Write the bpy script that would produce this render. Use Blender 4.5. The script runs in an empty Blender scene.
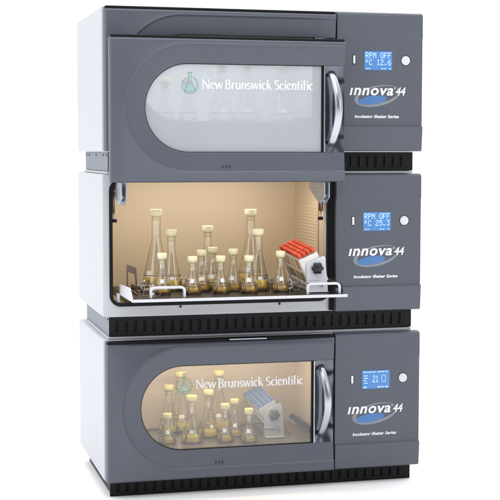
import bpy, bmesh, math, random
from mathutils import Vector, Matrix
from mathutils.geometry import tessellate_polygon
random.seed(4)
R = math.radians
sc = bpy.context.scene
col = sc.collection

# ------------------------------------------------------------------ materials
def mat(name, color, rough=.5, metal=0., spec=.5, bump=0., bscale=300., var=0., coat=0., emis=None, estr=0., vscale=6.):
    m = bpy.data.materials.new(name); m.use_nodes = True
    nt = m.node_tree; b = nt.nodes['Principled BSDF']
    b.inputs['Base Color'].default_value = (*color, 1)
    b.inputs['Roughness'].default_value = rough
    b.inputs['Metallic'].default_value = metal
    b.inputs['Specular IOR Level'].default_value = spec
    b.inputs['Coat Weight'].default_value = coat
    b.inputs['Coat Roughness'].default_value = .15
    if emis:
        b.inputs['Emission Color'].default_value = (*emis, 1); b.inputs['Emission Strength'].default_value = estr
    tc = nt.nodes.new('ShaderNodeTexCoord')
    if var:
        n = nt.nodes.new('ShaderNodeTexNoise'); n.inputs['Scale'].default_value = vscale; n.inputs['Detail'].default_value = 5
        nt.links.new(tc.outputs['Object'], n.inputs['Vector'])
        mr = nt.nodes.new('ShaderNodeMapRange'); mr.inputs['To Min'].default_value = 1-var; mr.inputs['To Max'].default_value = 1+var
        nt.links.new(n.outputs['Fac'], mr.inputs['Value'])
        mx = nt.nodes.new('ShaderNodeVectorMath'); mx.operation = 'SCALE'; mx.inputs[0].default_value = color
        nt.links.new(mr.outputs['Result'], mx.inputs['Scale'])
        nt.links.new(mx.outputs['Vector'], b.inputs['Base Color'])
        mr2 = nt.nodes.new('ShaderNodeMapRange'); mr2.inputs['To Min'].default_value = max(0, rough-.06); mr2.inputs['To Max'].default_value = rough+.06
        nt.links.new(n.outputs['Fac'], mr2.inputs['Value']); nt.links.new(mr2.outputs['Result'], b.inputs['Roughness'])
    if bump:
        n2 = nt.nodes.new('ShaderNodeTexNoise'); n2.inputs['Scale'].default_value = bscale; n2.inputs['Detail'].default_value = 2
        nt.links.new(tc.outputs['Object'], n2.inputs['Vector'])
        bp = nt.nodes.new('ShaderNodeBump'); bp.inputs['Strength'].default_value = bump; bp.inputs['Distance'].default_value = .001
        nt.links.new(n2.outputs['Fac'], bp.inputs['Height']); nt.links.new(bp.outputs['Normal'], b.inputs['Normal'])
    return m

def window_glass(name, refl, haze, hazecol=(.9, .9, .92)):
    """coated safety glass: clear, with a share of mirror reflection and a white diffuse veil painted in for reflected room light"""
    m = bpy.data.materials.new(name); m.use_nodes = True
    nt = m.node_tree; nt.nodes.clear()
    out = nt.nodes.new('ShaderNodeOutputMaterial')
    tr = nt.nodes.new('ShaderNodeBsdfTransparent'); tr.inputs[0].default_value = (.97, .98, .98, 1)
    gl = nt.nodes.new('ShaderNodeBsdfGlossy'); gl.inputs['Roughness'].default_value = .03; gl.inputs['Color'].default_value = (.95, .96, 1, 1)
    df = nt.nodes.new('ShaderNodeBsdfDiffuse'); df.inputs[0].default_value = (*hazecol, 1)
    tcn = nt.nodes.new('ShaderNodeTexCoord'); n = nt.nodes.new('ShaderNodeTexNoise'); n.inputs['Scale'].default_value = 5
    nt.links.new(tcn.outputs['Object'], n.inputs['Vector'])
    mr = nt.nodes.new('ShaderNodeMapRange'); mr.inputs['To Min'].default_value = haze*.93; mr.inputs['To Max'].default_value = haze*1.07
    nt.links.new(n.outputs['Fac'], mr.inputs['Value'])
    m1 = nt.nodes.new('ShaderNodeMixShader'); nt.links.new(mr.outputs['Result'], m1.inputs[0])
    nt.links.new(tr.outputs[0], m1.inputs[1]); nt.links.new(df.outputs[0], m1.inputs[2])
    m2 = nt.nodes.new('ShaderNodeMixShader'); m2.inputs[0].default_value = refl
    nt.links.new(m1.outputs[0], m2.inputs[1]); nt.links.new(gl.outputs[0], m2.inputs[2])
    nt.links.new(m2.outputs[0], out.inputs[0])
    return m

def flask_glass(name, tint=(1, 1, 1), ior=1.45, rough=0., trans=1.):
    m = bpy.data.materials.new(name); m.use_nodes = True
    nt = m.node_tree; b = nt.nodes['Principled BSDF']
    b.inputs['Base Color'].default_value = (*tint, 1); b.inputs['Roughness'].default_value = rough
    b.inputs['Transmission Weight'].default_value = trans; b.inputs['IOR'].default_value = ior
    return m

def thin_glass(name, tint, edge=1.):
    """thin walled labware: light passes straight through, mirror reflection grows towards the rim"""
    m = bpy.data.materials.new(name); m.use_nodes = True
    nt = m.node_tree; nt.nodes.clear()
    out = nt.nodes.new('ShaderNodeOutputMaterial')
    tr = nt.nodes.new('ShaderNodeBsdfTransparent')
    gl = nt.nodes.new('ShaderNodeBsdfGlossy'); gl.inputs['Roughness'].default_value = .02; gl.inputs['Color'].default_value = (1, 1, 1, 1)
    lw = nt.nodes.new('ShaderNodeLayerWeight'); lw.inputs['Blend'].default_value = .5
    pw = nt.nodes.new('ShaderNodeMath'); pw.operation = 'POWER'; pw.inputs[1].default_value = 4.
    nt.links.new(lw.outputs['Facing'], pw.inputs[0])
    mr = nt.nodes.new('ShaderNodeMapRange'); mr.inputs['To Min'].default_value = .07; mr.inputs['To Max'].default_value = .85*edge
    nt.links.new(pw.outputs[0], mr.inputs['Value'])
    # the wall absorbs more where it is seen edge on
    mc = nt.nodes.new('ShaderNodeMix'); mc.data_type = 'RGBA'
    mc.inputs[6].default_value = (*tint, 1); mc.inputs[7].default_value = (tint[0]*.30, tint[1]*.30, tint[2]*.27, 1)
    pw2 = nt.nodes.new('ShaderNodeMath'); pw2.operation = 'POWER'; pw2.inputs[1].default_value = 5.
    nt.links.new(lw.outputs['Facing'], pw2.inputs[0]); nt.links.new(pw2.outputs[0], mc.inputs[0])
    nt.links.new(mc.outputs[2], tr.inputs[0])
    mx = nt.nodes.new('ShaderNodeMixShader'); nt.links.new(mr.outputs['Result'], mx.inputs[0])
    nt.links.new(tr.outputs[0], mx.inputs[1]); nt.links.new(gl.outputs[0], mx.inputs[2]); nt.links.new(mx.outputs[0], out.inputs[0])
    return m

def vary_by_object(m, lo, hi):
    nt = m.node_tree; b = nt.nodes['Principled BSDF']; c = tuple(b.inputs['Base Color'].default_value)[:3]
    oi = nt.nodes.new('ShaderNodeObjectInfo'); mr = nt.nodes.new('ShaderNodeMapRange')
    mr.inputs['To Min'].default_value = lo; mr.inputs['To Max'].default_value = hi
    vm = nt.nodes.new('ShaderNodeVectorMath'); vm.operation = 'SCALE'; vm.inputs[0].default_value = c
    nt.links.new(oi.outputs['Random'], mr.inputs['Value']); nt.links.new(mr.outputs['Result'], vm.inputs['Scale'])
    nt.links.new(vm.outputs['Vector'], b.inputs['Base Color']); return m

M = dict(
    grey=mat('grey_metallic_paint', (.092, .101, .127), .42, .25, .5, .18, 700, .07, vscale=5),
    panelgrey=mat('grey_panel_paint', (.088, .097, .121), .45, .2, .5, .18, 700, .07, vscale=5),
    cabinet=mat('pale_grey_enamel', (.50, .512, .545), .45, 0, .3, .05, 700, .015),
    black=mat('black_plastic', (.008, .008, .009), .45, 0, .3, .1, 600, .1),
    slot=mat('slot_darkness', (.003, .003, .003), .8),
    plinth=mat('black_powder_coat', (.006, .0065, .008), .45, 0, .2, .15, 700, .1),
    steel=mat('galvanised_steel', (.47, .51, .57), .42, .55, .5, .1, 200, .12, vscale=25),
    gasket=mat('black_rubber_gasket', (.006, .006, .007), .5, 0, .2),
    chamber=mat('chamber_steel_warm_lit', (.70, .60, .47), .5, .1, .5, .04, 150, .05, vscale=4),  # plain steel with the warm lamplight partly mixed into its base colour
    chambercool=mat('chamber_steel_unlit', (.66, .67, .69), .4, .1, .5, .04, 150, .05, vscale=4),  # same steel without the warm lamplight tint
    chrome=mat('polished_chrome', (.46, .48, .52), .27, 1.),
    darkchrome=mat('smoked_chrome', (.13, .145, .17), .22, .95, var=.25, vscale=18),
    tray=mat('dark_platform_metal', (.018, .018, .021), .35, .5, .5, 0, 0, .2, vscale=20),
    traywhite=mat('white_painted_steel', (.62, .63, .67), .35, .0, .3),
    traysteel=mat('brushed_platform_steel', (.30, .25, .19), .3, .6, .5, 0, 0, .15, vscale=12),
    stopperyellow=mat('yellowed_foam_stopper', (.84, .74, .38), .85, 0, .2, .5, 500, .04, vscale=60),
    clamp=mat('spring_steel', (.24, .20, .16), .25, .85),
    clampbright=mat('bright_spring_steel', (.62, .58, .52), .2, .9),
    flank=mat('grey_plinth_flank', (.20, .225, .265), .5, .3, .3, .1, 300, .1, vscale=20),
    stopper=mat('cream_foam_stopper', (.90, .82, .54), .85, 0, .2, .5, 500, .04, vscale=60),
    stopperlow=mat('cream_foam_inside_neck', (.80, .70, .44), .85, 0, .2, .3, 500, .05, vscale=60),
    label=mat('white_frit_label', (.9, .9, .88), .5),
    red=vary_by_object(mat('red_orange_cap', (.74, .085, .03), .4), .75, 1.25),
    tube=vary_by_object(mat('frosted_tube', (.70, .52, .32), .25, 0, .5), .45, 1.25),
    tubesample=mat('tube_sample', (.62, .40, .16), .4),
    rackwhite=mat('pale_rack_plastic', (.75, .73, .70), .4),
    rackblue=mat('blue_rack_plastic', (.22, .32, .62), .4),
    rackbrown=mat('bronze_rack_steel', (.20, .14, .12), .35, .6),
    knob=mat('black_knob', (.012, .012, .013), .35),
    knobgrey=mat('grey_knob', (.10, .10, .10), .4),
    white=mat('white_print', (.78, .78, .79), .5),
    ring=mat('light_grey_print', (.21, .23, .26), .5),
    blue=mat('blue_print', (.065, .175, .40), .45),
    teal=mat('teal_print', (.09, .36, .31), .5),
    tealpale=mat('pale_teal_print', (.30, .58, .53), .5),
    button=mat('pale_button', (.62, .63, .67), .4),
    lcd=mat('lcd_backlight', (.05, .15, .4), .3, emis=(.05, .16, .31), estr=.6),
    pixel=mat('lcd_pixel', (.5, .7, .9), .3, emis=(.42, .66, .9), estr=.45),
    floor=mat('white_studio_paper', (.96, .96, .96), .9, 0, .1, .05, 60, .01),
    broth=flask_glass('amber_broth', (1., .70, .13), 1.33, 0, .42),
    brothpale=flask_glass('yellow_broth', (1., .84, .06), 1.33, 0, .50),
    clearmedium=flask_glass('clear_medium', (.95, .95, .93), 1.33, 0, .9),
    glass=thin_glass('clear_borosilicate', (.985, .985, .975)),
    win=window_glass('door_glass', .05, .006),
    winopen=window_glass('door_glass_raised', .22, .35, (.88, .90, .95)),  # strong painted veil in place of white room reflections on the raised pane
    lamp=mat('lamp_diffuser', (.9, .9, .9), .5, emis=(1, .82, .55), estr=.9),
)

# ------------------------------------------------------------------ mesh helpers
class MB:
    def __init__(s): s.v = []; s.f = []; s.sm = []
    def add(s, vs, fs, smooth=False, mtx=None):
        o = len(s.v)
        for p in vs: s.v.append(tuple(mtx @ Vector(p)) if mtx is not None else tuple(p))
        for f in fs: s.f.append(tuple(o+i for i in f)); s.sm.append(smooth)
        return s
    def box(s, a, b, mtx=None):
        x0, y0, z0 = a; x1, y1, z1 = b
        return s.add([(x0,y0,z0),(x1,y0,z0),(x1,y1,z0),(x0,y1,z0),(x0,y0,z1),(x1,y0,z1),(x1,y1,z1),(x0,y1,z1)],
              [(0,3,2,1),(4,5,6,7),(0,1,5,4),(1,2,6,5),(2,3,7,6),(3,0,4,7)], mtx=mtx)
    def lathe(s, prof, n=32, mtx=None, smooth=True, close=False, cx=0, cy=0, cz=0):
        vs = []; fs = []; k = len(prof)
        for i in range(n):
            a = 2*math.pi*i/n
            for r, z in prof: vs.append((cx+r*math.cos(a), cy+r*math.sin(a), cz+z))
        for i in range(n):
            j = (i+1) % n
            for q in range(k if close else k-1):
                w = (q+1) % k
                fs.append((i*k+q, j*k+q, j*k+w, i*k+w))
        return s.add(vs, fs, smooth, mtx)
    def tube(s, pts, r, n=10, closed=False, flat=None, mtx=None):
        P = [Vector(p) for p in pts]; vs = []; fs = []; L = len(P); up = None
        for i, p in enumerate(P):
            if closed: t = (P[(i+1) % L]-P[i-1]).normalized()
            else: t = (P[min(i+1, L-1)]-P[max(i-1, 0)]).normalized()
            if up is None: up = t.orthogonal().normalized() if flat is None else Vector(flat)
            up = (up-t*up.dot(t)).normalized(); sd = t.cross(up)
            rr = r if isinstance(r, tuple) else (r, r)
            for k in range(n):
                a = 2*math.pi*k/n
                vs.append(p+up*math.cos(a)*rr[0]+sd*math.sin(a)*rr[1])
        for i in range(L if closed else L-1):
            j = (i+1) % L
            for k in range(n):
                m = (k+1) % n
                fs.append((i*n+k, i*n+m, j*n+m, j*n+k))
        if not closed:
            fs.append(tuple(range(n-1, -1, -1))); fs.append(tuple((L-1)*n+k for k in range(n)))
        return s.add(vs, fs, True, mtx)
    def prism(s, loops, y0, y1, mtx=None):
        """loops of (x,z): first outer, rest holes; extruded from y0 to y1"""
        flat = [p for l in loops for p in l]; N = len(flat)
        tris = tessellate_polygon([[Vector((x, z, 0)) for x, z in l] for l in loops])
        vs = [(x, y0, z) for x, z in flat]+[(x, y1, z) for x, z in flat]
        fs = [tuple(t) for t in tris]+[tuple(N+i for i in reversed(t)) for t in tris]
        o = 0
        for l in loops:
            k = len(l)
            for i in range(k): fs.append((o+i, o+(i+1) % k, N+o+(i+1) % k, N+o+i))
            o += k
        return s.add(vs, fs, mtx=mtx)
    def build(s, name, m, parent=None, bevel=0, seg=2, normals=True, loc=None):
        me = bpy.data.meshes.new(name); me.from_pydata([tuple(v) for v in s.v], [], s.f)
        me.polygons.foreach_set('use_smooth', s.sm)
        if normals:
            b = bmesh.new(); b.from_mesh(me); bmesh.ops.recalc_face_normals(b, faces=b.faces); b.to_mesh(me); b.free()
        me.materials.append(M[m] if isinstance(m, str) else m)
        o = bpy.data.objects.new(name, me); col.objects.link(o)
        if parent: o.parent = parent
        if loc: o.location = loc
        if bevel:
            bv = o.modifiers.new('bevel', 'BEVEL'); bv.width = bevel; bv.segments = seg; bv.limit_method = 'ANGLE'; bv.angle_limit = R(40)
            bv.harden_normals = False
        return o

def tag(o, label=None, cat=None, group=None, kind=None):
    if label: o['label'] = label
    if cat: o['category'] = cat
    if group: o['group'] = group
    if kind: o['kind'] = kind
    return o
def empty(name, loc, rot=(0, 0, 0)):
    o = bpy.data.objects.new(name, None); o.empty_display_size = .05; col.objects.link(o)
    o.location = loc; o.rotation_euler = rot; return o
def copy_tree(o, parent=None):
    c = o.copy(); col.objects.link(c)
    if parent: c.parent = parent
    for ch in [x for x in bpy.data.objects if x.parent == o]: copy_tree(ch, c)
    return c
def rrect(x0, z0, x1, z1, r, n=6):
    out = []
    for cx, cz, a0 in ((x1-r, z0+r, -90), (x1-r, z1-r, 0), (x0+r, z1-r, 90), (x0+r, z0+r, 180)):
        for i in range(n+1):
            a = R(a0+90*i/n); out.append((cx+r*math.cos(a), cz+r*math.sin(a)))
    return out
def ellipse(cx, cz, a, b, tilt=0, n=48):
    t = R(tilt)
    return [(cx+a*math.cos(u)*math.cos(t)-b*math.sin(u)*math.sin(t), cz+a*math.cos(u)*math.sin(t)+b*math.sin(u)*math.cos(t)) for u in [2*math.pi*i/n for i in range(n)]]

# ------------------------------------------------------------------ lettering
def font_mesh(txt, size, shear=0., bold=0., sx=1., spacing=1.):
    cu = bpy.data.curves.new('t', 'FONT'); cu.body = txt; cu.size = size; cu.offset = bold; cu.extrude = .0003
    cu.space_character = spacing; cu.resolution_u = 4
    o = bpy.data.objects.new('t', cu); col.objects.link(o)
    bpy.context.view_layer.update()
    me = bpy.data.meshes.new_from_object(o.evaluated_get(bpy.context.evaluated_depsgraph_get()))
    vs = [((v.co.x+v.co.y*shear)*sx, v.co.z, v.co.y) for v in me.vertices]
    fs = [tuple(p.vertices) for p in me.polygons]
    bpy.data.objects.remove(o); bpy.data.meshes.remove(me)
    return vs, fs
def place_text(mb, txt, x0, x1, z, h, y, shear=0., bold=0., spacing=1., ref='H'):
    """fit text between x0 and x1 with letter height h on baseline z, facing -y"""
    rv, _ = font_mesh(ref, 1.); hh = max(v[2] for v in rv)
    vs, fs = font_mesh(txt, h/hh, shear, bold, 1., spacing)
    a = min(v[0] for v in vs); b = max(v[0] for v in vs)
    k = (x1-x0)/(b-a)
    mb.add([(x0+(v[0]-a)*k, y+v[1], z+v[2]) for v in vs], fs)

THK, THN = .175, .07
def arc(cx, cz, rx, rz, a0, a1, n=14):
    return [(cx+rx*math.cos(R(a0+(a1-a0)*i/n)), cz+rz*math.sin(R(a0+(a1-a0)*i/n))) for i in range(n+1)]
def S_path(cx, w, z0, h):
    r = h/4
    return arc(cx, z0+h-r*1.0, w/2, r, 30, 270, 16)[:-1]+arc(cx, z0+r, w/2, r, 90, -150, 16)
# glyphs drawn with a broad pen: strokes (poly lines), serifs (x centre, z, half width)
GL = {
 'N': (.86, [[(.12,0),(.12,1)], [(.13,.98),(.74,.02)], [(.75,0),(.75,1)]], [(.12,0,.12),(.08,1,.10),(.75,1,.12)]),
 'B': (.68, [[(.14,0),(.14,1)], [(.14,.97)]+arc(.30,.745,.22,.225,90,-90)+[(.14,.52)], [(.14,.52)]+arc(.32,.275,.25,.245,90,-90)+[(.14,.03)]], [(.10,0,.09),(.10,1,.09)]),
 'S': (.60, [S_path(.29,.42,.02,.96)], []),
 'e': (.56, [[(.09,.40),(.47,.42)]+arc(.28,.36,.20,.32,10,320,26)], []),
 'w': (.86, [[(.04,.68),(.24,.02)], [(.24,.02),(.42,.66)], [(.41,.68),(.62,.02)], [(.62,.02),(.80,.68)]], [(.06,.68,.09),(.80,.68,.07)]),
 'r': (.44, [[(.13,0),(.13,.68)], [(.14,.48)]+arc(.31,.48,.15,.17,160,55)], [(.13,0,.11),(.09,.68,.07)]),
 'u': (.64, [[(.12,.68),(.12,.26)]+arc(.29,.24,.17,.21,180,300)+[(.50,.22)], [(.50,.68),(.50,0)]], [(.09,.68,.07),(.47,.68,.07),(.54,0,.07)]),
 'n': (.64, [[(.13,0),(.13,.68)], [(.14,.46)]+arc(.32,.45,.18,.21,150,0)+[(.50,.4),(.50,0)]], [(.13,0,.10),(.09,.68,.07),(.50,0,.10)]),
 's': (.46, [S_path(.22,.30,.02,.64)], []),
 'i': (.30, [[(.14,0),(.14,.68)], [(.14,.84),(.14,.98)]], [(.14,0,.10),(.10,.68,.07)]),
 'c': (.52, [arc(.28,.34,.20,.32,45,310,24)], []),
 'k': (.62, [[(.12,0),(.12,1.05)], [(.14,.30),(.46,.68)], [(.26,.44),(.52,0)]], [(.12,0,.10),(.09,1.05,.07),(.54,0,.08)]),
 't': (.40, [[(.16,.92),(.16,.16)]+arc(.26,.14,.10,.11,180,290)], [(.18,.66,.14)]),
 'f': (.40, [[(.15,0),(.15,.84)]+arc(.27,.84,.12,.17,180,60)], [(.15,0,.10),(.19,.66,.15)]),
 ' ': (.22, [], []),
}
def serif_text(mb, txt, x0, x1, zb, cap, y):
    W = sum(GL[c][0] for c in txt); k = (x1-x0)/W; x = x0; lay = 0
    for c in txt:
        w, strokes, serifs = GL[c]
        for st in strokes:
            lay = (lay+1) % 7
            P = [(x+p[0]*k, zb+p[1]*cap) for p in st]; n = len(P); vs = []
            for i in range(n):
                a = P[max(0, i-1)]; b = P[min(n-1, i+1)]
                dx, dz = b[0]-a[0], b[1]-a[1]; L = math.hypot(dx, dz) or 1
                steep = abs(dz)/L
                t = (THN+(THK-THN)*steep**1.3)*cap*.5
                if c in 'Nwk' and len(st) == 2 and dx*dz > 0: t *= .55
                if c == 'N' and abs(dx) < 1e-6: t *= .62
                nx, nz = -dz/L, dx/L
                vs += [(P[i][0]+nx*t, y-lay*3e-5, P[i][1]+nz*t), (P[i][0]-nx*t, y-lay*3e-5, P[i][1]-nz*t)]
            mb.add(vs, [(2*i, 2*i+1, 2*i+3, 2*i+2) for i in range(n-1)])
        for sx, sz, hw in serifs:
            t = THN*cap*.55; zz = zb+sz*cap+(t if sz == 0 else -t if sz in (1, .68, 1.05) else 0)
            X = x+sx*k; hw *= k
            mb.add([(X-hw, y-3e-4, zz-t), (X+hw, y-3e-4, zz-t), (X+hw, y-3e-4, zz+t), (X-hw, y-3e-4, zz+t)], [(0, 1, 2, 3)])
        x += w*k

DOT = {
 'R': ('11110','10001','10001','11110','10100','10010','10001'), 'P': ('11110','10001','10001','11110','10000','10000','10000'),
 'M': ('10001','11011','10101','10101','10001','10001','10001'), 'O': ('01110','10001','10001','10001','10001','10001','01110'),
 'F': ('11111','10000','10000','11110','10000','10000','10000'), 'C': ('01110','10001','10000','10000','10000','10001','01110'),
 'd': ('01100','10010','10010','01100','00000','00000','00000'), '1': ('00100','01100','00100','00100','00100','00100','01110'),
 '2': ('01110','10001','00001','00110','01000','10000','11111'), '.': ('00000','00000','00000','00000','00000','01100','01100'),
 '6': ('00110','01000','10000','11110','10001','10001','01110'), '5': ('11111','10000','11110','00001','00001','10001','01110'),
 '3': ('11111','00010','00100','00010','00001','10001','01110'), ' ': ('00000',)*7,
}
def dots(mb, txt, x0, ztop, w, h, y):
    cw = w/len(txt); px = cw/6.; pz = h/7.
    for i, c in enumerate(txt):
        for r, row in enumerate(DOT[c]):
            for q, v in enumerate(row):
                if v == '1':
                    X = x0+i*cw+q*px; Z = ztop-(r+1)*pz
                    mb.add([(X, y, Z), (X+px*.92, y, Z), (X+px*.92, y, Z+pz*.9), (X, y, Z+pz*.9)], [(0, 1, 2, 3)])

# ------------------------------------------------------------------ the incubator shakers
H = .4735; P = .0755; DW = .785; DH = .463
CX, CZ = .256, .240
Z0 = {1: 2*(H+P)+P, 2: (H+P)+P, 3: P}
corner_angles = [math.degrees(math.atan2(DH-CZ, -CX)), 360+math.degrees(math.atan2(-CZ, -CX))]
ANG = sorted([90+180*i/56 for i in range(57)]+corner_angles)
def door_loop(r=None, inset=0.):
    xr = DW
    XS = [xr-(xr-CX)*i/6 for i in range(6)]
    if r is not None:
        return [(x, CZ+r) for x in XS]+[(CX+r*math.cos(R(a)), CZ+r*math.sin(R(a))) for a in ANG]+[(x, CZ-r) for x in reversed(XS)]
    e = inset; x0 = e; zt = DH-e; zb = e; xs2 = [min(x, xr) for x in XS]
    out = [(x, zt) for x in xs2]
    for a in ANG:
        if a in corner_angles:
            out.append((x0, zt if a < 180 else zb)); continue
        c, s = math.cos(R(a)), math.sin(R(a)); ts = []
        if c < -1e-9: ts.append((x0-CX)/c)
        if s > 1e-9: ts.append((zt-CZ)/s)
        if s < -1e-9: ts.append((zb-CZ)/s)
        t = min(ts); out.append((CX+c*t, CZ+s*t))
    return out+[(x, zb) for x in reversed(xs2)]

def make_door(root, z, y, opened):
    """front door: pressed steel shell, arch embossed round a D-shaped window, handle recess on the right"""
    L = [(door_loop(), .040), (door_loop(), .007), (door_loop(inset=.0025), .0025), (door_loop(inset=.006), .0005), (door_loop(inset=.009), 0.),
         (door_loop(.2105), 0.), (door_loop(.2085), -.0012), (door_loop(.2065), -.0004), (door_loop(.2020), .0038), (door_loop(.150), .0080), (door_loop(.1455), .0085), (door_loop(.143), .011), (door_loop(.143), .040)]
    mb = MB(); n = len(L[0][0]); vs = []; fs = []
    for lp, yy in L: vs += [(x, yy, zz) for x, zz in lp]
    K = len(L)
    for k in range(K):
        w = (k+1) % K
        for i in range(n-1): fs.append((k*n+i, k*n+i+1, w*n+i+1, w*n+i))
    fs.append(tuple(k*n for k in range(K))); fs.append(tuple(k*n+n-1 for k in reversed(range(K))))
    mb.add(vs, fs)
    door = mb.build('door', 'grey', root, loc=(0, y, z))
    # smooth only the gentle slopes
    me = door.data; me.polygons.foreach_set('use_smooth', [True]*len(me.polygons)); me.set_sharp_from_angle(angle=R(35))
    if opened: door['label'] = 'raised open door pushed up in front of the unit above'
    xr = .7125
    lp = [(CX+.1428*math.cos(R(90+180*i/60)), CZ+.1428*math.sin(R(90+180*i/60))) for i in range(61)]
    lp = lp+[(xr, CZ-.1428), (xr, CZ+.1428)]
    MB().prism([lp], .018, .022).build('window', 'winopen' if opened else 'win', door)
    # thin black seal round the pane
    inner = [(CX+.1408*math.cos(R(90+180*i/60)), CZ+.1408*math.sin(R(90+180*i/60))) for i in range(61)]+[(xr-.006, CZ-.1408), (xr-.006, CZ+.1408)]
    MB().prism([lp, inner], .0135, .0175).build('window_seal', 'gasket', door)
    MB().box((xr+.0005, .006, CZ-.1425), (xr+.0045, .038, CZ+.1425)).build('trim_strip', 'chrome', door, .001)
    # recess plate: shallow concave smoked chrome
    mb = MB(); x0, x1 = xr+.0048, DW-.0005; vs = []; fs = []; N = 16; Q = 24; z0_, z1_ = CZ-.1427, CZ+.1427
    for i in range(N+1):
        for q in range(Q+1):
            u, v = i/N, q/Q
            vs.append((x0+(x1-x0)*u, .010+.024*math.sin(math.pi*u)**.8*(.25+.75*math.sin(math.pi*v)**.7), z0_+(z1_-z0_)*v))
    fs = [(i*(Q+1)+q, (i+1)*(Q+1)+q, (i+1)*(Q+1)+q+1, i*(Q+1)+q+1) for i in range(N) for q in range(Q)]
    mb.add(vs, fs)
    # rim and back of the recess pan
    edge = [i*(Q+1) for i in range(N+1)]+[N*(Q+1)+q for q in range(1, Q+1)]+[i*(Q+1)+Q for i in range(N-1, -1, -1)]+[q for q in range(Q-1, 0, -1)]
    E_ = len(edge); base = len(mb.v)
    for e in edge: mb.v.append((mb.v[e][0], .039, mb.v[e][2]))
    for i in range(E_): mb.f.append((edge[i], edge[(i+1) % E_], base+(i+1) % E_, base+i)); mb.sm.append(False)
    mb.f.append(tuple(base+i for i in range(E_))); mb.sm.append(False)
    rp = mb.build('handle_recess', 'darkchrome', door)
    rp.data.polygons.foreach_set('use_smooth', [True]*len(rp.data.polygons)); rp.data.set_sharp_from_angle(angle=R(35))
    # bowed grip
    pts = []
    for i in range(25):
        u = i/24; pts.append((.742+.012*math.sin(math.pi*u), .022-.050*math.sin(math.pi*u)**.75, CZ-.118+.240*u))
    MB().tube(pts, (.0135, .007), 14, flat=(1, 0, 0)).build('handle', 'chrome', door)
    MB().box((.0015, .0045, DH+.0004), (DW-.001, .0398, .4712)).build('top_trim', 'gasket', door, .003, 2)
    if z == 0 and root['label'].startswith('bottom'): MB().box((.415, .0030, .4655), (.545, .0044, .4690)).build('top_latch', 'steel', door)
    # print on the glass
    mb = MB(); serif_text(mb, 'New Brunswick', .3015, .537, .3025, .0305, .0172); serif_text(mb, 'Scientific', .546, .679, .3025, .0305, .0172)
    mb.build('lettering', 'white', door, normals=False)
    cx, cz = .262, .3135
    mb = MB(); mb.prism([ellipse(cx, cz, .0275, .0275), ellipse(cx, cz, .0262, .0262)], .0164, .0172)
    fl = [(cx-.0045,cz+.040),(cx+.0045,cz+.040),(cx+.0045,cz+.012),(cx+.018,cz-.017),(cx+.0165,cz-.0205),(cx-.0165,cz-.0205),(cx-.018,cz-.017),(cx-.0045,cz+.012)]
    fi = [(cx-.0031,cz+.0386),(cx+.0031,cz+.0386),(cx+.0031,cz+.0117),(cx+.0160,cz-.0165),(cx+.0155,cz-.0190),(cx-.0155,cz-.0190),(cx-.0160,cz-.0165),(cx-.0031,cz+.0117)]
    mb.prism([fl, fi], .0155, .0163)
    mb.tube([(cx-.0066, .0158, cz+.040), (cx+.0066, .0158, cz+.040)], .0009, 6)
    for k in range(14):
        a = k*.449+.3; rr = .0215+.0015*(k % 2)
        if abs(math.cos(a)) > .45: mb.tube([(cx+rr*math.cos(a), .0168, cz+rr*math.sin(a)), (cx+(rr+.003)*math.cos(a+.12), .0168, cz+(rr+.003)*math.sin(a+.12))], .0007, 5)
    mb.build('emblem', 'teal', door)
    mb = MB(); g = []
    for k in range(5):
        t = k/4; g = [(cx-.012+.003*t, cz-.016+.005*k), (cx+.012-.003*t, cz-.016+.005*k), (cx+.0115-.003*t, cz-.0135+.005*k), (cx-.0115+.003*t, cz-.0135+.005*k)]
        if k < 4: mb.prism([g], .0166, .0171)
    mb.build('emblem_fill', 'tealpale', door)
    # three tiny drain slots under the window
    for k in range(3):
        MB().prism([rrect(.366+.012*k, .047, .3685+.012*k, .0545, .001, 2)], .0012, .0030).build('drain_slot', 'slot', door)
    return door

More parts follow.
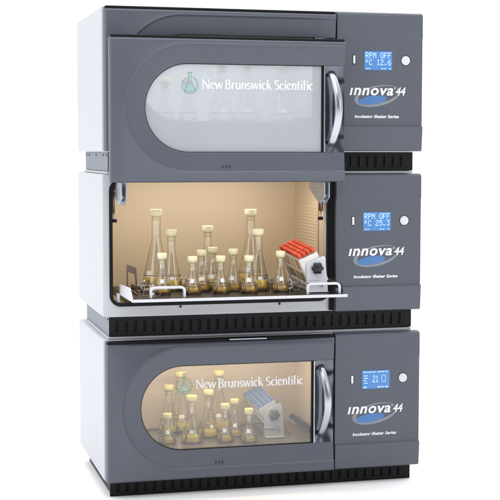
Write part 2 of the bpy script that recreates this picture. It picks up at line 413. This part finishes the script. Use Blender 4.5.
def make_control_panel(root, z, variant):
    prof = [(.012, .001), (.0075, .004), (.001, .084), (.0005, .086), (.0085, .0885), (.0085, .385), (.0055, .3875), (.0065, .462), (.009, .468), (.014, .4715), (.022, .4735), (.046, .4735), (.046, .001)]
    x0, x1 = .7905, 1.1005
    mb = MB(); n = len(prof)
    mb.add([(x0, y, zz) for y, zz in prof]+[(x1, y, zz) for y, zz in prof],
           [(i, (i+1) % n, n+(i+1) % n, n+i) for i in range(n)]+[tuple(range(n)), tuple(range(2*n-1, n-1, -1))])
    cp = mb.build('control_panel', 'panelgrey', root, .0022, 2, loc=(0, 0, z))
    yf = .0085
    # display
    d = MB().prism([rrect(.8885, .2775, .9890, .3415, .002, 3)], yf-.0012, yf+.004).build('display', 'lcd', cp)
    mb = MB(); yy = yf-.0016
    if variant != 3:
        dots(mb, 'RPM OFF', .8925, .3375, .0945, .0195, yy)
        dots(mb, 'dC 12.6' if variant == 1 else 'dC 25.3', .8925, .3140, .0945, .0195, yy)
        for k in range(10):
            if k in (0, 1, 6, 7, 9): mb.add([(.894+.0092*k, yy, .2815), (.901+.0092*k, yy, .2815), (.901+.0092*k, yy, .2840), (.894+.0092*k, yy, .2840)], [(0, 1, 2, 3)])
        for k in range(3): mb.add([(.9315+.0185*k, yy, .2845), (.9325+.0185*k, yy, .2845), (.9325+.0185*k, yy, .2860), (.9315+.0185*k, yy, .2860)], [(0, 1, 2, 3)])
    else:
        x = .891
        while x < .982:
            w = random.choice((.002, .003, .0045))
            if random.random() < .85: mb.add([(x, yy, .3345), (x+w, yy, .3345), (x+w, yy, .3375), (x, yy, .3375)], [(0, 1, 2, 3)])
            x += w+.001
        dots(mb, '21', .9270, .3240, .0230, .0240, yy)
        mb.prism([rrect(.960, .300, .974, .3245, .001, 2), rrect(.9612, .3012, .9728, .3233, .001, 2)], yy-.0003, yy+.0003)
        for k, (a, b) in enumerate(((.894, .908), (.896, .910), (.894, .904), (.896, .909))):
            mb.add([(a, yy, .322-.0085*k), (b, yy, .322-.0085*k), (b, yy, .3245-.0085*k), (a, yy, .3245-.0085*k)], [(0, 1, 2, 3)])
        for a, b in ((.893, .905), (.945, .955), (.958, .968), (.972, .984)): mb.add([(a, yy, .2815), (b, yy, .2815), (b, yy, .2850), (a, yy, .2850)], [(0, 1, 2, 3)])
    mb.build('screen_text', 'pixel', d, normals=False)
    # indicator
    ind = MB().prism([rrect(.8468, .2960, .8576, .3285, .003, 3)], yf-.0008, yf+.003).build('indicator_bezel', 'black', cp)
    MB().prism([rrect(.8487, .2985, .8557, .3260, .0018, 3)], yf-.0018, yf+.003).build('indicator', 'white', ind)
    # button
    m = Matrix.Translation((1.0385, yf, .3115)) @ Matrix.Rotation(R(90), 4, 'X')
    MB().lathe([(0, .0008), (.0178, .0008), (.0182, -.002)], 32, m).build('button_bezel', 'black', cp)
    MB().lathe([(0, .0036), (.0135, .0034), (.0152, .0026), (.0158, .0009), (.0158, -.001)], 32, m).build('button', 'button', cp)
    # emblem
    mb = MB(); mb.prism([ellipse(.936, .190, .0840, .0350, 11), ellipse(.941, .1935, .0740, .0275, 12)], yf-.0005, yf-.0001)
    mb.build('emblem_ring', 'ring', cp)
    MB().prism([ellipse(.919, .1755, .0520, .0150, 7)], yf-.0009, yf-.0005).build('emblem_oval', 'blue', cp)
    mb = MB()
    place_text(mb, '\u0131nnova', .8355, .9940, .1930, .0225, yf-.0014, .22, .0012, 1.1, 'x')
    place_text(mb, '44', 1.0020, 1.0385, .1930, .0265, yf-.0014, .22, .0006, .95)
    place_text(mb, '\u00ae', .9965, 1.0025, .2130, .006, yf-.0014, 0, 0)
    mb.build('lettering', 'white', cp, normals=False)
    mb = MB(); place_text(mb, 'Incubator Shaker Series', .8545, 1.0155, .1150, .0098, yf-.0008, .22, .00045, 1.0)
    mb.build('small_lettering', 'white', cp, normals=False)
    return cp

def make_plinth(root, z, flank='flank'):
    """z = top of the plinth, local to the unit's base"""
    zb, zt = (-.0570 if flank == 'plinth' else -.0665), .0
    y0 = .062
    mb = MB(); mb.box((.0165 if flank == 'flank' else .0225, y0, zb), (1.0835, .60, zt-.001))
    side = mb.build('plinth', flank, root, .0015, 1)
    # black pierced front strip with upright slots
    xs = []; x = .0365
    while x < 1.06: xs.append(x); x += .0312
    holes = [rrect(a, zb+.014, a+.0105, zt-.014, .005, 4) for a in xs]
    outer = [(.0150, zb+.001), (1.085, zb+.001), (1.085, zt-.0015), (.0150, zt-.0015)]
    MB().prism([outer]+holes, y0-.0085, y0-.0025).build('slotted_panel', 'plinth', side, .0008, 1)
    MB().box((.018, y0-.0022, zb+.004), (1.082, y0-.0005, zt-.004)).build('backing', 'slot', side)
    if flank != 'plinth': MB().box((.0100, .0480, -.0745), (1.0830, .598, -.0670)).build('base_flange', 'cabinet', side, .0015, 2)
    # screws along the left flank
    for yy in (.09, .16, .33, .50, .575):
        m = Matrix.Translation((.0165, yy, zt-.012)) @ Matrix.Rotation(R(-90), 4, 'Y')
        MB().lathe([(0, .0022), (.0035, .0018), (.004, 0)], 12, m).build('screw', 'black', side)
    return side

def make_unit(k, label, lit):
    z = Z0[k]
    root = empty('incubator_shaker', (0, 0, z)); tag(root, label, 'incubator', 'stacked incubator shakers')
    xa, xb, ya, yb = -.0065, 1.088, .0415, .642
    # opening with rounded corners, then the cabinet shell round it
    ox0, ox1, oz0, oz1 = .0255, .7665, .0455, .4475
    op = rrect(ox0, oz0, ox1, oz1, .030, 8)
    mb = MB(); n = len(op)
    def ring(e, rr): return rrect(xa+e, e, xb-e, H-e, rr, 3)
    steps = [(.0050, .0020, 0), (.0030, .0040, .0006), (.0012, .0055, .0020), (.0002, .0065, .0040), (0, .0065, .0062), (0, .0065, yb-ya-.003), (.003, .004, yb-ya)]
    no = len(ring(0, .005)); vs = []; fs = []
    for e, rr, dy in steps: vs += [(x, ya+dy, zz) for x, zz in ring(e, rr)]
    for q in range(len(steps)-1):
        for i in range(no): fs.append((q*no+i, q*no+(i+1) % no, (q+1)*no+(i+1) % no, (q+1)*no+i))
    fs.append(tuple(range((len(steps)-1)*no, len(steps)*no)))
    tris = tessellate_polygon([[Vector((x, zz, 0)) for x, zz in ring(*steps[0][:2])], [Vector((x, zz, 0)) for x, zz in op]])
    base = len(vs); vs += [(x, ya, zz) for x, zz in op]+[(x, ya+.030, zz) for x, zz in op]
    fs += [tuple(i if i < no else base+i-no for i in t) for t in tris]
    for i in range(n): fs.append((base+i, base+(i+1) % n, base+n+(i+1) % n, base+n+i))
    mb.add(vs, fs)
    cb = mb.build('cabinet', 'cabinet', root)
    cb.data.polygons.foreach_set('use_smooth', [True]*len(cb.data.polygons)); cb.data.set_sharp_from_angle(angle=R(32))
    # black rubber gasket on the rim
    g_out = rrect(ox0-.010, oz0-.010, ox1+.012, oz1+.010, .038, 8)
    g_in = rrect(ox0+.001, oz0+.001, ox1-.001, oz1-.001, .029, 8)
    MB().prism([g_out, g_in], ya-.006, ya-.0005).build('door_gasket', 'gasket', root, .002, 2)
    # black channel behind the joint between door and control panel, and along the top
    MB().box((.7755, ya-.012, .004), (.7895, ya-.001, H-.006)).build('joint_strip', 'gasket', root)
    # chamber liner
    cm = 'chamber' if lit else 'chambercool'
    cx0, cx1, cy0, cy1, cz0, cz1 = .0150, .7790, ya+.0305, .470, .035, .458
    mb = MB()
    mb.add([(cx0,cy0,cz0),(cx1,cy0,cz0),(cx1,cy1,cz0),(cx0,cy1,cz0),(cx0,cy0,cz1),(cx1,cy0,cz1),(cx1,cy1,cz1),(cx0,cy1,cz1)],
           [(0,1,2,3),(4,7,6,5),(1,5,6,2),(2,6,7,3),(3,7,4,0)])
    # front return of the liner, meeting the rim
    li = rrect(ox0, oz0, ox1, oz1, .030, 8)
    lo = [(cx0, cz0), (cx1, cz0), (cx1, cz1), (cx0, cz1)]
    tr = tessellate_polygon([[Vector((x, zz, 0)) for x, zz in lo], [Vector((x, zz, 0)) for x, zz in li]])
    mb.add([(x, cy0, zz) for x, zz in lo+li], [tuple(t) for t in tr])
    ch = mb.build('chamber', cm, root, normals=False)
    # louvred air panel on the right wall
    mb = MB()
    mb.box((cx1-.0055, .165, .105), (cx1-.001, .405, .360))
    for q in range(21):
        zz = .118+.0115*q; mb.box((cx1-.0070, .172, zz), (cx1-.0058, .398, zz+.0062))
    mb.build('air_louvre', cm, ch, .0008, 1)
    # drive housing on the chamber floor under the platform
    MB().box((.09, .09, .0355), (.71, .455, .062)).build('drive_housing', 'tray', ch, .004, 2)
    # lamp along the top front of the chamber
    if lit:
        MB().box((.10, .088, .4510), (.68, .112, .4575)).build('chamber_lamp', 'lamp', ch, .003, 2)
    # platform
    yf = -.205 if k == 2 else .085
    tz = .0830; tx0, tx1, td = .0530, .7590, .375
    pl = MB().box((tx0, yf+.004, tz-.006), (tx1, yf+td, tz)).build('platform', 'tray' if k == 2 else 'traysteel', root, .001, 1)
    if k == 2: pl['label'] = 'shaking platform slid out over the sill'
    MB().box((tx0, yf, tz-.0085), (tx1+.003, yf+.0035, tz+.001)).build('front_edge', 'traywhite', pl, .0008, 1)
    mb = MB(); mb.add([(tx0-.0025, yf, tz-.008), (tx0-.0025, yf+.26, tz-.008), (tx0-.0025, yf+.26, tz+.026), (tx0-.0025, yf+.050, tz+.034), (tx0-.0025, yf+.006, tz+.004),
                       (tx0-.0003, yf, tz-.008), (tx0-.0003, yf+.26, tz-.008), (tx0-.0003, yf+.26, tz+.026), (tx0-.0003, yf+.050, tz+.034), (tx0-.0003, yf+.006, tz+.004)],
                      [(0, 1, 2, 3, 4), (9, 8, 7, 6, 5)]+[(i, (i+1) % 5, 5+(i+1) % 5, 5+i) for i in range(5)])
    mb.build('side_flange', 'traywhite', pl)
    MB().tube([(tx1-.005, yf+.05, tz+.002), (tx1-.005, yf+.06, tz+.022), (tx1-.005, yf+.16, tz+.030), (tx1-.005, yf+.34, tz+.030)], (.004, .010), 8).build('side_flange', 'black', pl)
    for hx in ((.1110, .6290) if k == 2 else ()):
        w = .1085; r = .012; z1 = tz+.036; pts = []
        pts.append((hx, yf+.012, tz-.001))
        for cx_, a0, a1 in ((hx+r, 180, 90), (hx+w-r, 90, 0)):
            for i in range(6):
                a = R(a0+(a1-a0)*i/5); pts.append((cx_+r*math.cos(a), yf+.012, z1-r+r*math.sin(a)))
        pts.append((hx+w, yf+.012, tz-.001))
        MB().tube(pts, (.0042, .0046), 10, flat=(0, 1, 0)).build('pull_handle', 'traywhite', pl)
    MB().tube([(.09, yf+.15, tz+.003), (.09, yf+.345, tz+.003), (.7, yf+.345, tz+.003), (.7, yf+.15, tz+.003)], .0028, 6).build('tie_rod', 'clamp', pl)
    make_control_panel(root, 0, k)
    make_plinth(root, z, 'plinth' if k == 3 else 'flank')
    if k == 2:
        make_door(root, .449, -.100, True)
        # swing arms that carry the raised door
        for xx, sgn in ((.0390, 1), (.7450, -1)):
            mb = MB()
            prof = [(-.062, .447), (-.062, .395), (-.020, .372), (.030, .386), (.110, .420), (.110, .447)]
            m_ = len(prof)
            for xo in (0, .016*sgn):
                a, b = sorted((xx+xo, xx+xo+.0035*sgn))
                mb.add([(a, y, zz) for y, zz in prof]+[(b, y, zz) for y, zz in prof], [tuple(range(m_)), tuple(range(2*m_-1, m_-1, -1))]+[(i, (i+1) % m_, m_+(i+1) % m_, m_+i) for i in range(m_)])
            mb.tube([(xx-.004*sgn, -.020, .385), (xx+.022*sgn, -.020, .385)], .007, 12)
            mb.tube([(xx-.004*sgn, .060, .420), (xx+.022*sgn, .060, .420)], .007, 12)
            mb.tube([(xx+.008*sgn, -.040, .400), (xx+.008*sgn, .012, .425), (xx+.008*sgn, .090, .425)], .005, 10)
            arm = mb.build('door_arm', 'steel', root, .0008, 1)
            MB().tube([(xx-.006*sgn, .060, .440), (xx-.006*sgn, .056, .345)], .0045 if sgn > 0 else .0085, 10).build('gas_strut', 'rackbrown', arm)
            MB().tube([(xx-.006*sgn, .056, .345), (xx-.006*sgn, .054, .318)], .0022, 8).build('strut_rod', 'chrome', arm)
            MB().tube([(xx-.012*sgn, .054, .320), (xx+.004*sgn, .054, .320)], .006, 10).build('strut_joint', 'black', arm)
        # small latch block in the bottom left corner of the opening
        MB().box((.040, .045, .0470), (.051, .062, .0790)).build('latch_post', 'steel', root, .001, 1)
        for sx in (.255, .60):
            m = Matrix.Translation((sx, ya, .030)) @ Matrix.Rotation(R(90), 4, 'X')
            MB().lathe([(0, .003), (.0035, .0025), (.0042, 0)], 12, m).build('screw', 'black', root)
    else:
        make_door(root, 0, 0, False)
    return root, pl

u1, pl1 = make_unit(1, 'top grey incubator of the stack, its display reading 12.6 degrees, pale empty looking chamber', False)
u2, pl2 = make_unit(2, 'middle grey incubator with its door raised and lit chamber open, flasks on slid out platform', True)
u3, pl3 = make_unit(3, 'bottom grey incubator of the stack, door closed, lit flasks behind its window', True)

# ------------------------------------------------------------------ flasks
def flask_profile(r, hb, rn):
    """Erlenmeyer outline: base radius r, body+neck height hb, neck radius rn"""
    pts = [(0, .0012), (r*.86, .0006), (r*.95, .003), (r, .009), (r*.985, .016)]
    zs = hb*.70
    pts += [(rn+(r*.985-rn)*(1-u)**1.02, .016+(zs-.016)*u) for u in (.15, .3, .5, .7, .85, .95)]
    pts += [(rn, zs+.006), (rn, hb-.005), (rn+.0018, hb-.003), (rn+.0018, hb)]
    return pts
def make_flask(kind, x, y, z, label, group, htot, broth='broth', rot=0, clamp_parent=None):
    r, rn, sh, fill = {'small': (.0280, .0108, .035, .023), 'medium': (.0375, .0135, .037, .030), 'large': (.0500, .0155, .038, .038)}[kind]
    if broth != 'broth': fill *= .72
    hb = htot-sh*.58
    t = empty('erlenmeyer_flask', (x, y, z+.0035), (0, 0, rot)); tag(t, label, 'flask', group)
    outer = flask_profile(r, hb, rn); wt = .0013
    inner = [(max(0, a-wt), b+(wt if i < 3 else 0)) for i, (a, b) in enumerate(outer)]
    inner[-1] = (outer[-1][0]-.0022, hb); inner[-2] = (rn-wt, hb-.004)
    MB().lathe(outer+list(reversed(inner)), 36).build('flask_body', 'glass', t)
    # broth: a body just inside the glass
    def rad(zz):
        for (a0, b0), (a1, b1) in zip(inner[:-1], inner[1:]):
            if b0 <= zz <= b1 and b1 > b0: return a0+(a1-a0)*(zz-b0)/(b1-b0)
        return rn
    zz = [.0045, .008, .012, min(.016, fill-.001)]+[.016+(max(fill, .0172)-.016)*u for u in (.5, 1)]; fill = zz[-1]
    prof = [(0, .0035), (r*.82, .0035)]+[(rad(q)-.0006, q) for q in zz]+[(0, fill)]
    MB().lathe(prof, 36).build('broth', broth, t)
    # foam stopper
    rs = rn+.0052
    MB().lathe([(0, hb+sh*.60), (rs*.93, hb+sh*.60), (rs, hb+sh*.56), (rs*.96, hb+sh*.25), (rs*.90, hb+.0012), (0, hb+.0012)], 28).build('stopper', 'stopperyellow' if broth == 'brothpale' else 'stopper', t)
    MB().lathe([(0, hb+.001), (rn-.003, hb+.001), (rn-.0032, hb-sh*.42), (0, hb-sh*.42)], 24).build('stopper_plug', 'stopperlow', t)
    # white frit patch facing forward, wrapped on the cone
    mb = MB(); vs = []; z0_, z1_ = (.034, .047) if kind != 'large' else (.042, .062)
    def ro(q):
        for (a0, b0), (a1, b1) in zip(outer[:-1], outer[1:]):
            if b0 <= q <= b1 and b1 > b0: return a0+(a1-a0)*(q-b0)/(b1-b0)
    n = 6; aw = .0070/ro(z0_) if kind != 'large' else .010/ro(z0_)
    for i in range(n+1):
        a = R(-105)+aw*(2*i/n-1)
        for q in (z0_, z1_):
            rr = ro(q)+.0006; vs.append((rr*math.cos(a), rr*math.sin(a), q))
    mb.add(vs, [(2*i, 2*i+2, 2*i+3, 2*i+1) for i in range(n)], True)
    mb.build('marking_patch', 'label', t)
    # spring clamp on the platform (part of the platform)
    if clamp_parent is not None:
        mb = MB()
        mb.lathe([(r*.55, 0), (r*.9, 0), (r*.9, .0018), (r*.55, .0018)], 20, close=True, smooth=False)
        for k in range(4):
            a = R(45+90*k)
            P_ = [(r*.8, .0012), (r+.003, .0012), (r+.0045, .008), (r+.0035, .018), (ro(.030)+.002, .030), (ro(.036)+.004, .036)]
            mb.tube([(p*math.cos(a), p*math.sin(a), q) for p, q in P_], (.0042, .0008), 6, flat=(-math.sin(a), math.cos(a), 0))
        zr = .026 if kind == 'small' else .050
        rr = ro(zr)+.0020; ring = []
        for k in range(48):
            a = 2*math.pi*k/48; ring.append((rr*math.cos(a), rr*math.sin(a), zr))
        mb.tube(ring, .0013, 6, closed=True)
        rp = clamp_parent.matrix_local  # platform sits at the unit's origin
        u = clamp_parent.parent.location
        mb.build('flask_clamp', 'clamp', clamp_parent, loc=(x-u.x, y-u.y, z-u.z+.0004))
    return t

TZ2 = Z0[2]+.083; TZ3 = Z0[3]+.083; TZ1 = Z0[1]+.083
G2 = 'stoppered flasks on the open middle platform'
F2 = [
 ('large', .1850, .105, .267, 'tallest stoppered flask at the left end of the open platform'),
 ('medium', .2300, .070, .200, 'mid sized conical flask just right of the tall left flask'),
 ('small', .1750, -.050, .131, 'small flask in front of tall left flask, above the left pull handle'),
 ('medium', .3700, .135, .208, 'mid sized flask with high stopper standing behind the cluster of small flasks in centre'),
 ('small', .3200, .010, .134, 'small flask directly in front of the central mid sized flask'),
 ('small', .3740, .075, .138, 'small flask just right of the central mid sized flask, half hidden by front ones'),
 ('small', .2745, -.060, .119, 'leftmost of the three lowest front flasks, just right of the left pull handle'),
 ('small', .3690, -.060, .119, 'middle one of the three lowest front flasks on the open platform'),
 ('small', .4280, .005, .136, 'small flask in second row just left of the tall right hand flask'),
 ('large', .5220, .135, .263, 'tall stoppered flask right of centre, the tall one nearest the red capped tubes'),
 ('medium', .5150, .005, .202, 'mid sized flask overlapping the front of tall right hand flask'),
 ('small', .4630, -.070, .119, 'rightmost of the three lowest front flasks, at foot of the tall right hand flask'),
 ('small', .5740, -.060, .131, 'small flask standing alone beside the rack of red capped tubes'),
]
for i, (k, x, y, h, lab) in enumerate(F2):
    make_flask(k, x, y, TZ2, lab, G2, h, 'broth', R(-34) if i == 0 else R(random.uniform(-12, 25)), pl2)

# empty spring clamps left free on the open platform
for x, y in ((.128, .045), (.130, -.105), (.285, .125), (.300, .070), (.430, .110), (.600, .060), (.620, -.030), (.575, .125)):
    mb = MB(); r = .024
    mb.lathe([(r*.55, 0), (r*.9, 0), (r*.9, .0018), (r*.55, .0018)], 20, close=True, smooth=False)
    for k in range(4):
        a = R(45+90*k+x*200)
        mb.tube([(p*math.cos(a), p*math.sin(a), q) for p, q in [(r*.8, .0012), (r+.003, .0012), (r+.0045, .008), (r+.0035, .018), (r-.001, .030), (r+.003, .037)]], (.0042, .0008), 6, flat=(-math.sin(a), math.cos(a), 0))
    rr = r+.0025; mb.tube([(rr*math.cos(a), rr*math.sin(a), .022) for a in [2*math.pi*k/40 for k in range(40)]], .0013, 6, closed=True)
    mb.build('flask_clamp', 'clampbright', pl2, loc=(x, y, .0834))

G3 = 'stoppered flasks behind the bottom window'
F3 = [
 ('small', .2380, .190, .102, 'small flask at the curved left end of bottom window'),
 ('medium', .3250, .190, .162, 'mid sized flask second from left behind bottom window, under the printed emblem'),
 ('medium', .4030, .270, .165, 'mid sized flask third from left behind bottom window, set back'),
 ('small', .4400, .170, .131, 'small front flask in the middle of the bottom window'),
 ('small', .4940, .250, .131, 'small flask half hidden behind the middle front flask of bottom window'),
 ('small', .5180, .140, .116, 'small flask beside the blue rack in the bottom window'),
 ('large', .3270, .400, .215, 'dim tall flask at the back of bottom chamber behind the printed emblem'),
 ('medium', .2780, .370, .172, 'dim mid sized flask at back left of the bottom chamber'),
 ('large', .4680, .385, .215, 'dim tall flask at the back of bottom chamber behind the printed lettering'),
]
for i, (k, x, y, h, lab) in enumerate(F3):
    make_flask(k, x, y, TZ3, lab, G3, h, 'brothpale', R(random.uniform(-12, 25)), pl3)
G1 = 'faint flasks behind the top windows'
F1 = [
 ('medium', .235, .20, .165, 'faint flask at far left behind the two panes of the top unit'),
 ('medium', .315, .20, .170, 'faint flask behind the printed emblem of the raised door'),
 ('large', .435, .20, .225, 'faint flask left of centre behind the raised door glass'),
 ('large', .525, .20, .225, 'faint flask right of centre behind the raised door glass'),
 ('large', .660, .22, .225, 'faint flask at right end behind the raised door glass'),
]
for i, (k, x, y, h, lab) in enumerate(F1):
    make_flask(k, x, y, TZ1, lab, G1, h, 'clearmedium', R(random.uniform(5, 15)), pl1)

# ------------------------------------------------------------------ tube racks
def make_rack(x, y, z, tilt, pitch, length, kind, label, lift, cat='tube rack'):
    """rack tilted about its long (depth) axis, held between two end plates"""
    t = empty('tube_rack', (x, y, z)); tag(t, label, cat, 'tube racks')
    mtx = Matrix.Translation((.016, 0, lift)) @ Matrix.Rotation(R(pitch), 4, 'X') @ Matrix.Rotation(R(-tilt), 4, 'Y')
    w, h = .066, (.104 if kind == 'tubes' else .088)
    rm = 'rackwhite' if kind == 'tubes' else 'rackblue'
    nx, ny = 4, int(length/.0175)
    for zc, nm in ((0.004, 'rack_base'), (h*.50, 'rack_shelf'), (h-.004, 'rack_top')):
        holes = []
        if nm != 'rack_base':
            for i in range(nx):
                for j in range(ny):
                    holes.append(rrect(-w/2+(i+.5)*w/nx-.0065, (j+.5)*length/ny-.0065, -w/2+(i+.5)*w/nx+.0065, (j+.5)*length/ny+.0065, .006 if kind == 'tubes' else .001, 2))
        mm = mtx @ Matrix(((1,0,0,0),(0,0,1,0),(0,1,0,0),(0,0,0,1)))
        MB().prism([[(-w/2, 0), (w/2, 0), (w/2, length), (-w/2, length)]]+holes, zc-.0030, zc+.0030, mm).build(nm, rm if nm == 'rack_top' else 'rackwhite', t)
    mb = MB()
    for yy in (0, length-.003):
        mb.box((-w/2, yy-.0012, 0), (w/2, yy+.0018, h-.0062), mtx); mb.build('rack_end', 'rackwhite', t); mb = MB()
    for yy in (.002, length/2, length-.005):
        for xx in (-w/2-.0018, w/2+.0002): MB().box((xx, yy, 0), (xx+.0016, yy+.004, h), mtx).build('rack_strut', rm, t)
    # end plates (trapezoid) with a locking knob, and the base rail
    for yy in (-.0135, length+.010):
        mb = MB()
        mb.prism([[(-.020, .004), (.026, .004), (.020, .050), (-.016, .050)]] if yy > 0 else [[(-.034, .004), (.042, .004), (.032, .116), (.026, .121), (-.027, .099), (-.031, .094)]], yy, yy+.003)
        if yy < 0: mb.box((-.030, yy-.018, .0015), (.038, yy-.0002, .0045))
        pe = mb.build('end_plate', 'traywhite', t, .0008, 1)
        if yy < 0:
            m = Matrix.Translation((.003, yy-.0005, .080)) @ Matrix.Rotation(R(90), 4, 'X')
            kb = MB(); pr = []
            n = 60; vs = []
            for lay, (sc_, zz) in enumerate(((.4, 0), (1, .002), (1, .011), (.86, .015), (.0, .0155))):
                for i in range(n):
                    a = 2*math.pi*i/n; rr = (.0185+.0020*math.cos(6*a))*sc_; vs.append((rr*math.cos(a), rr*math.sin(a), zz))
            kb.add(vs, [(l*n+i, l*n+(i+1) % n, (l+1)*n+(i+1) % n, (l+1)*n+i) for l in range(4) for i in range(n)], True, m)
            kb.build('knob', 'knob' if kind == 'tubes' else 'knobgrey', pe)
            MB().tube([(-.034, yy-.006, .034), (.012, yy-.006, .034), (.018, yy-.006, .030), (.019, yy-.006, .018)], (.0020, .0050), 8, flat=(0, 1, 0)).build('lock_lever', 'steel', pe)
    MB().box((-.012, 0, .001), (.018, length+.010, .004)).build('base_rail', 'steel', t)
    return t, mtx, nx, ny, w, h

rk, rm_, nx, ny, w, h = make_rack(.6800, -.105, TZ2+.0005, 24, 4, .235, 'tubes', 'tilted white rack full of red capped tubes, black knob on its front plate', .026)
tube0 = None
for i in range(nx):
    for j in range(ny):
        lm = Matrix.Translation((.6800, -.105, TZ2+.0005)) @ rm_ @ Matrix.Translation((-w/2+(i+.5)*w/nx, (j+.5)*.235/ny, 0))
        if tube0 is None:
            t = empty('test_tube', (0, 0, 0))
            MB().lathe([(0, .0070), (.0030, .0080), (.0047, .013), (.0047, h+.003), (.0042, h+.003), (.0042, .013), (0, .0085)], 14).build('tube_body', 'tube', t)
            MB().lathe([(0, h+.0165), (.0062, h+.0160), (.0070, h+.0145), (.0072, h+.0035), (0, h+.0035)], 14).build('tube_cap', 'red', t)
            tube0 = t
        else: t = copy_tree(tube0)
        t.matrix_world = lm
        tag(t, 'red capped test tube standing in the tilted rack with black knob', 'test tube', 'red capped test tubes in the tilted rack')

make_rack(.6230, .215, TZ3+.0005, 28, 4, .215, 'empty', 'tilted empty blue rack with grey knob behind bottom window', .045)

# empty hoop shaped tube holder at left of the open platform
t = empty('rack_holder', (.0880, .045, TZ2+.0005)); tag(t, 'bronze hoop frame with no rack at the left end of open platform', 'rack holder')
for yy in (0,):
    mb = MB()
    mb.prism([[(-.0140, .0), (-.0150, .092), (.0180, .080), (.0220, .0), (.0165, .0), (.0125, .058), (-.0095, .067), (-.0100, .0)]], yy, yy+.003)
    mb.build('hoop', 'rackbrown', t, .0006, 1)
MB().box((-.006, .004, .001), (.010, .159, .0035)).build('base_rail', 'rackbrown', t)
mb = MB()
for yy in (.02, .06, .10):
    mb.tube([(.026+.0010*math.cos(q*1.3)*4, yy+q*.0009, .010+.004*math.sin(q*1.3)) for q in range(38)], .0010, 5)
mb.build('tension_spring', 'clamp', t)

# ------------------------------------------------------------------ setting
def plane(name, x0, x1, y0, y1, z, m):
    o = MB().add([(x0, y0, z), (x1, y0, z), (x1, y1, z), (x0, y1, z)], [(0, 1, 2, 3)]).build(name, m)
    o['kind'] = 'structure'; return o
plane('floor', -60, 60, -40, 90, P-.0570, 'floor')

# ------------------------------------------------------------------ light
w_ = bpy.data.worlds.new('World'); sc.world = w_; w_.use_nodes = True
nt = w_.node_tree; bg = nt.nodes['Background']
tc = nt.nodes.new('ShaderNodeTexCoord'); sp = nt.nodes.new('ShaderNodeSeparateXYZ')
nt.links.new(tc.outputs['Generated'], sp.inputs[0])
cr = nt.nodes.new('ShaderNodeValToRGB')
mr = nt.nodes.new('ShaderNodeMapRange'); mr.inputs['From Min'].default_value = -1; mr.inputs['From Max'].default_value = 1
nt.links.new(sp.outputs['Y'], mr.inputs['Value']); nt.links.new(mr.outputs['Result'], cr.inputs[0])
cr.color_ramp.elements[0].position = 0; cr.color_ramp.elements[0].color = (.15, .155, .17, 1)
cr.color_ramp.elements[1].position = .60; cr.color_ramp.elements[1].color = (1.25, 1.25, 1.27, 1)
mz = nt.nodes.new('ShaderNodeMapRange'); mz.inputs['From Min'].default_value = .3; mz.inputs['From Max'].default_value = .9; mz.inputs['To Min'].default_value = 1.; mz.inputs['To Max'].default_value = 2.1
nt.links.new(sp.outputs['Z'], mz.inputs['Value'])
vm = nt.nodes.new('ShaderNodeVectorMath'); vm.operation = 'SCALE'
nt.links.new(cr.outputs[0], vm.inputs[0]); nt.links.new(mz.outputs['Result'], vm.inputs['Scale'])
nt.links.new(vm.outputs['Vector'], bg.inputs[0]); bg.inputs[1].default_value = 1.0

def area(name, loc, target, size, power, color=(1, 1, 1), sy=None):
    l = bpy.data.lights.new(name, 'AREA'); l.energy = power; l.size = size; l.color = color
    if sy: l.shape = 'RECTANGLE'; l.size_y = sy
    o = bpy.data.objects.new(name, l); col.objects.link(o); o.location = loc
    o.rotation_euler = (Vector(target)-Vector(loc)).to_track_quat('-Z', 'Y').to_euler(); return o
area('softbox_left', (-3.4, -2.6, 3.0), (.2, 0, .9), 2.2, 22)
area('softbox_overhead', (.4, -2.6, 4.6), (.5, -.2, .6), 3.0, 58)
area('softbox_right', (3.2, -3.4, 2.2), (.6, 0, .9), 1.6, 15)
# the two lit chambers: lamp under the ceiling near the front
for k, pw in ((2, 1.5), (3, 1.45)):
    area('chamber_light', (.39, .16, Z0[k]+.437), (.39, .30, Z0[k]), .62, pw, (1, .88, .68) if k == 2 else (1, .82, .55), .10)
area('top_chamber_fill', (.39, .16, Z0[1]+.437), (.39, .30, Z0[1]), .62, 2.4, (.95, .97, 1), .10)  # added fill to brighten the top chamber, whose own lamp is off

# ------------------------------------------------------------------ camera
cam = bpy.data.cameras.new('camera'); co = bpy.data.objects.new('camera', cam); col.objects.link(co); sc.camera = co
cam.sensor_width = 36; cam.lens = 36*1366.227/500; cam.clip_start = .05; cam.clip_end = 500
yaw, pit, rol = .2557, -.0718, .001
f = Vector((math.sin(yaw)*math.cos(pit), math.cos(yaw)*math.cos(pit), math.sin(pit)))
rt = Vector((math.cos(yaw), -math.sin(yaw), 0)); up = rt.cross(f)
r2 = rt*math.cos(rol)+up*math.sin(rol); u2_ = up*math.cos(rol)-rt*math.sin(rol)
mm = Matrix.Identity(4)
for i in range(3): mm[i][0] = r2[i]; mm[i][1] = u2_[i]; mm[i][2] = -f[i]
mm[0][3], mm[1][3], mm[2][3] = -.6725, -4.4269, 1.1727
co.matrix_world = mm

sc.view_settings.view_transform = 'Standard'; sc.view_settings.look = 'None'; sc.view_settings.exposure = 0; sc.view_settings.gamma = 1
sc.render.engine = 'CYCLES'
sc.cycles.max_bounces = 20; sc.cycles.transparent_max_bounces = 32; sc.cycles.transmission_bounces = 16; sc.cycles.glossy_bounces = 6
sc.cycles.caustics_refractive = True
sc.render.resolution_x = 1024; sc.render.resolution_y = 1024
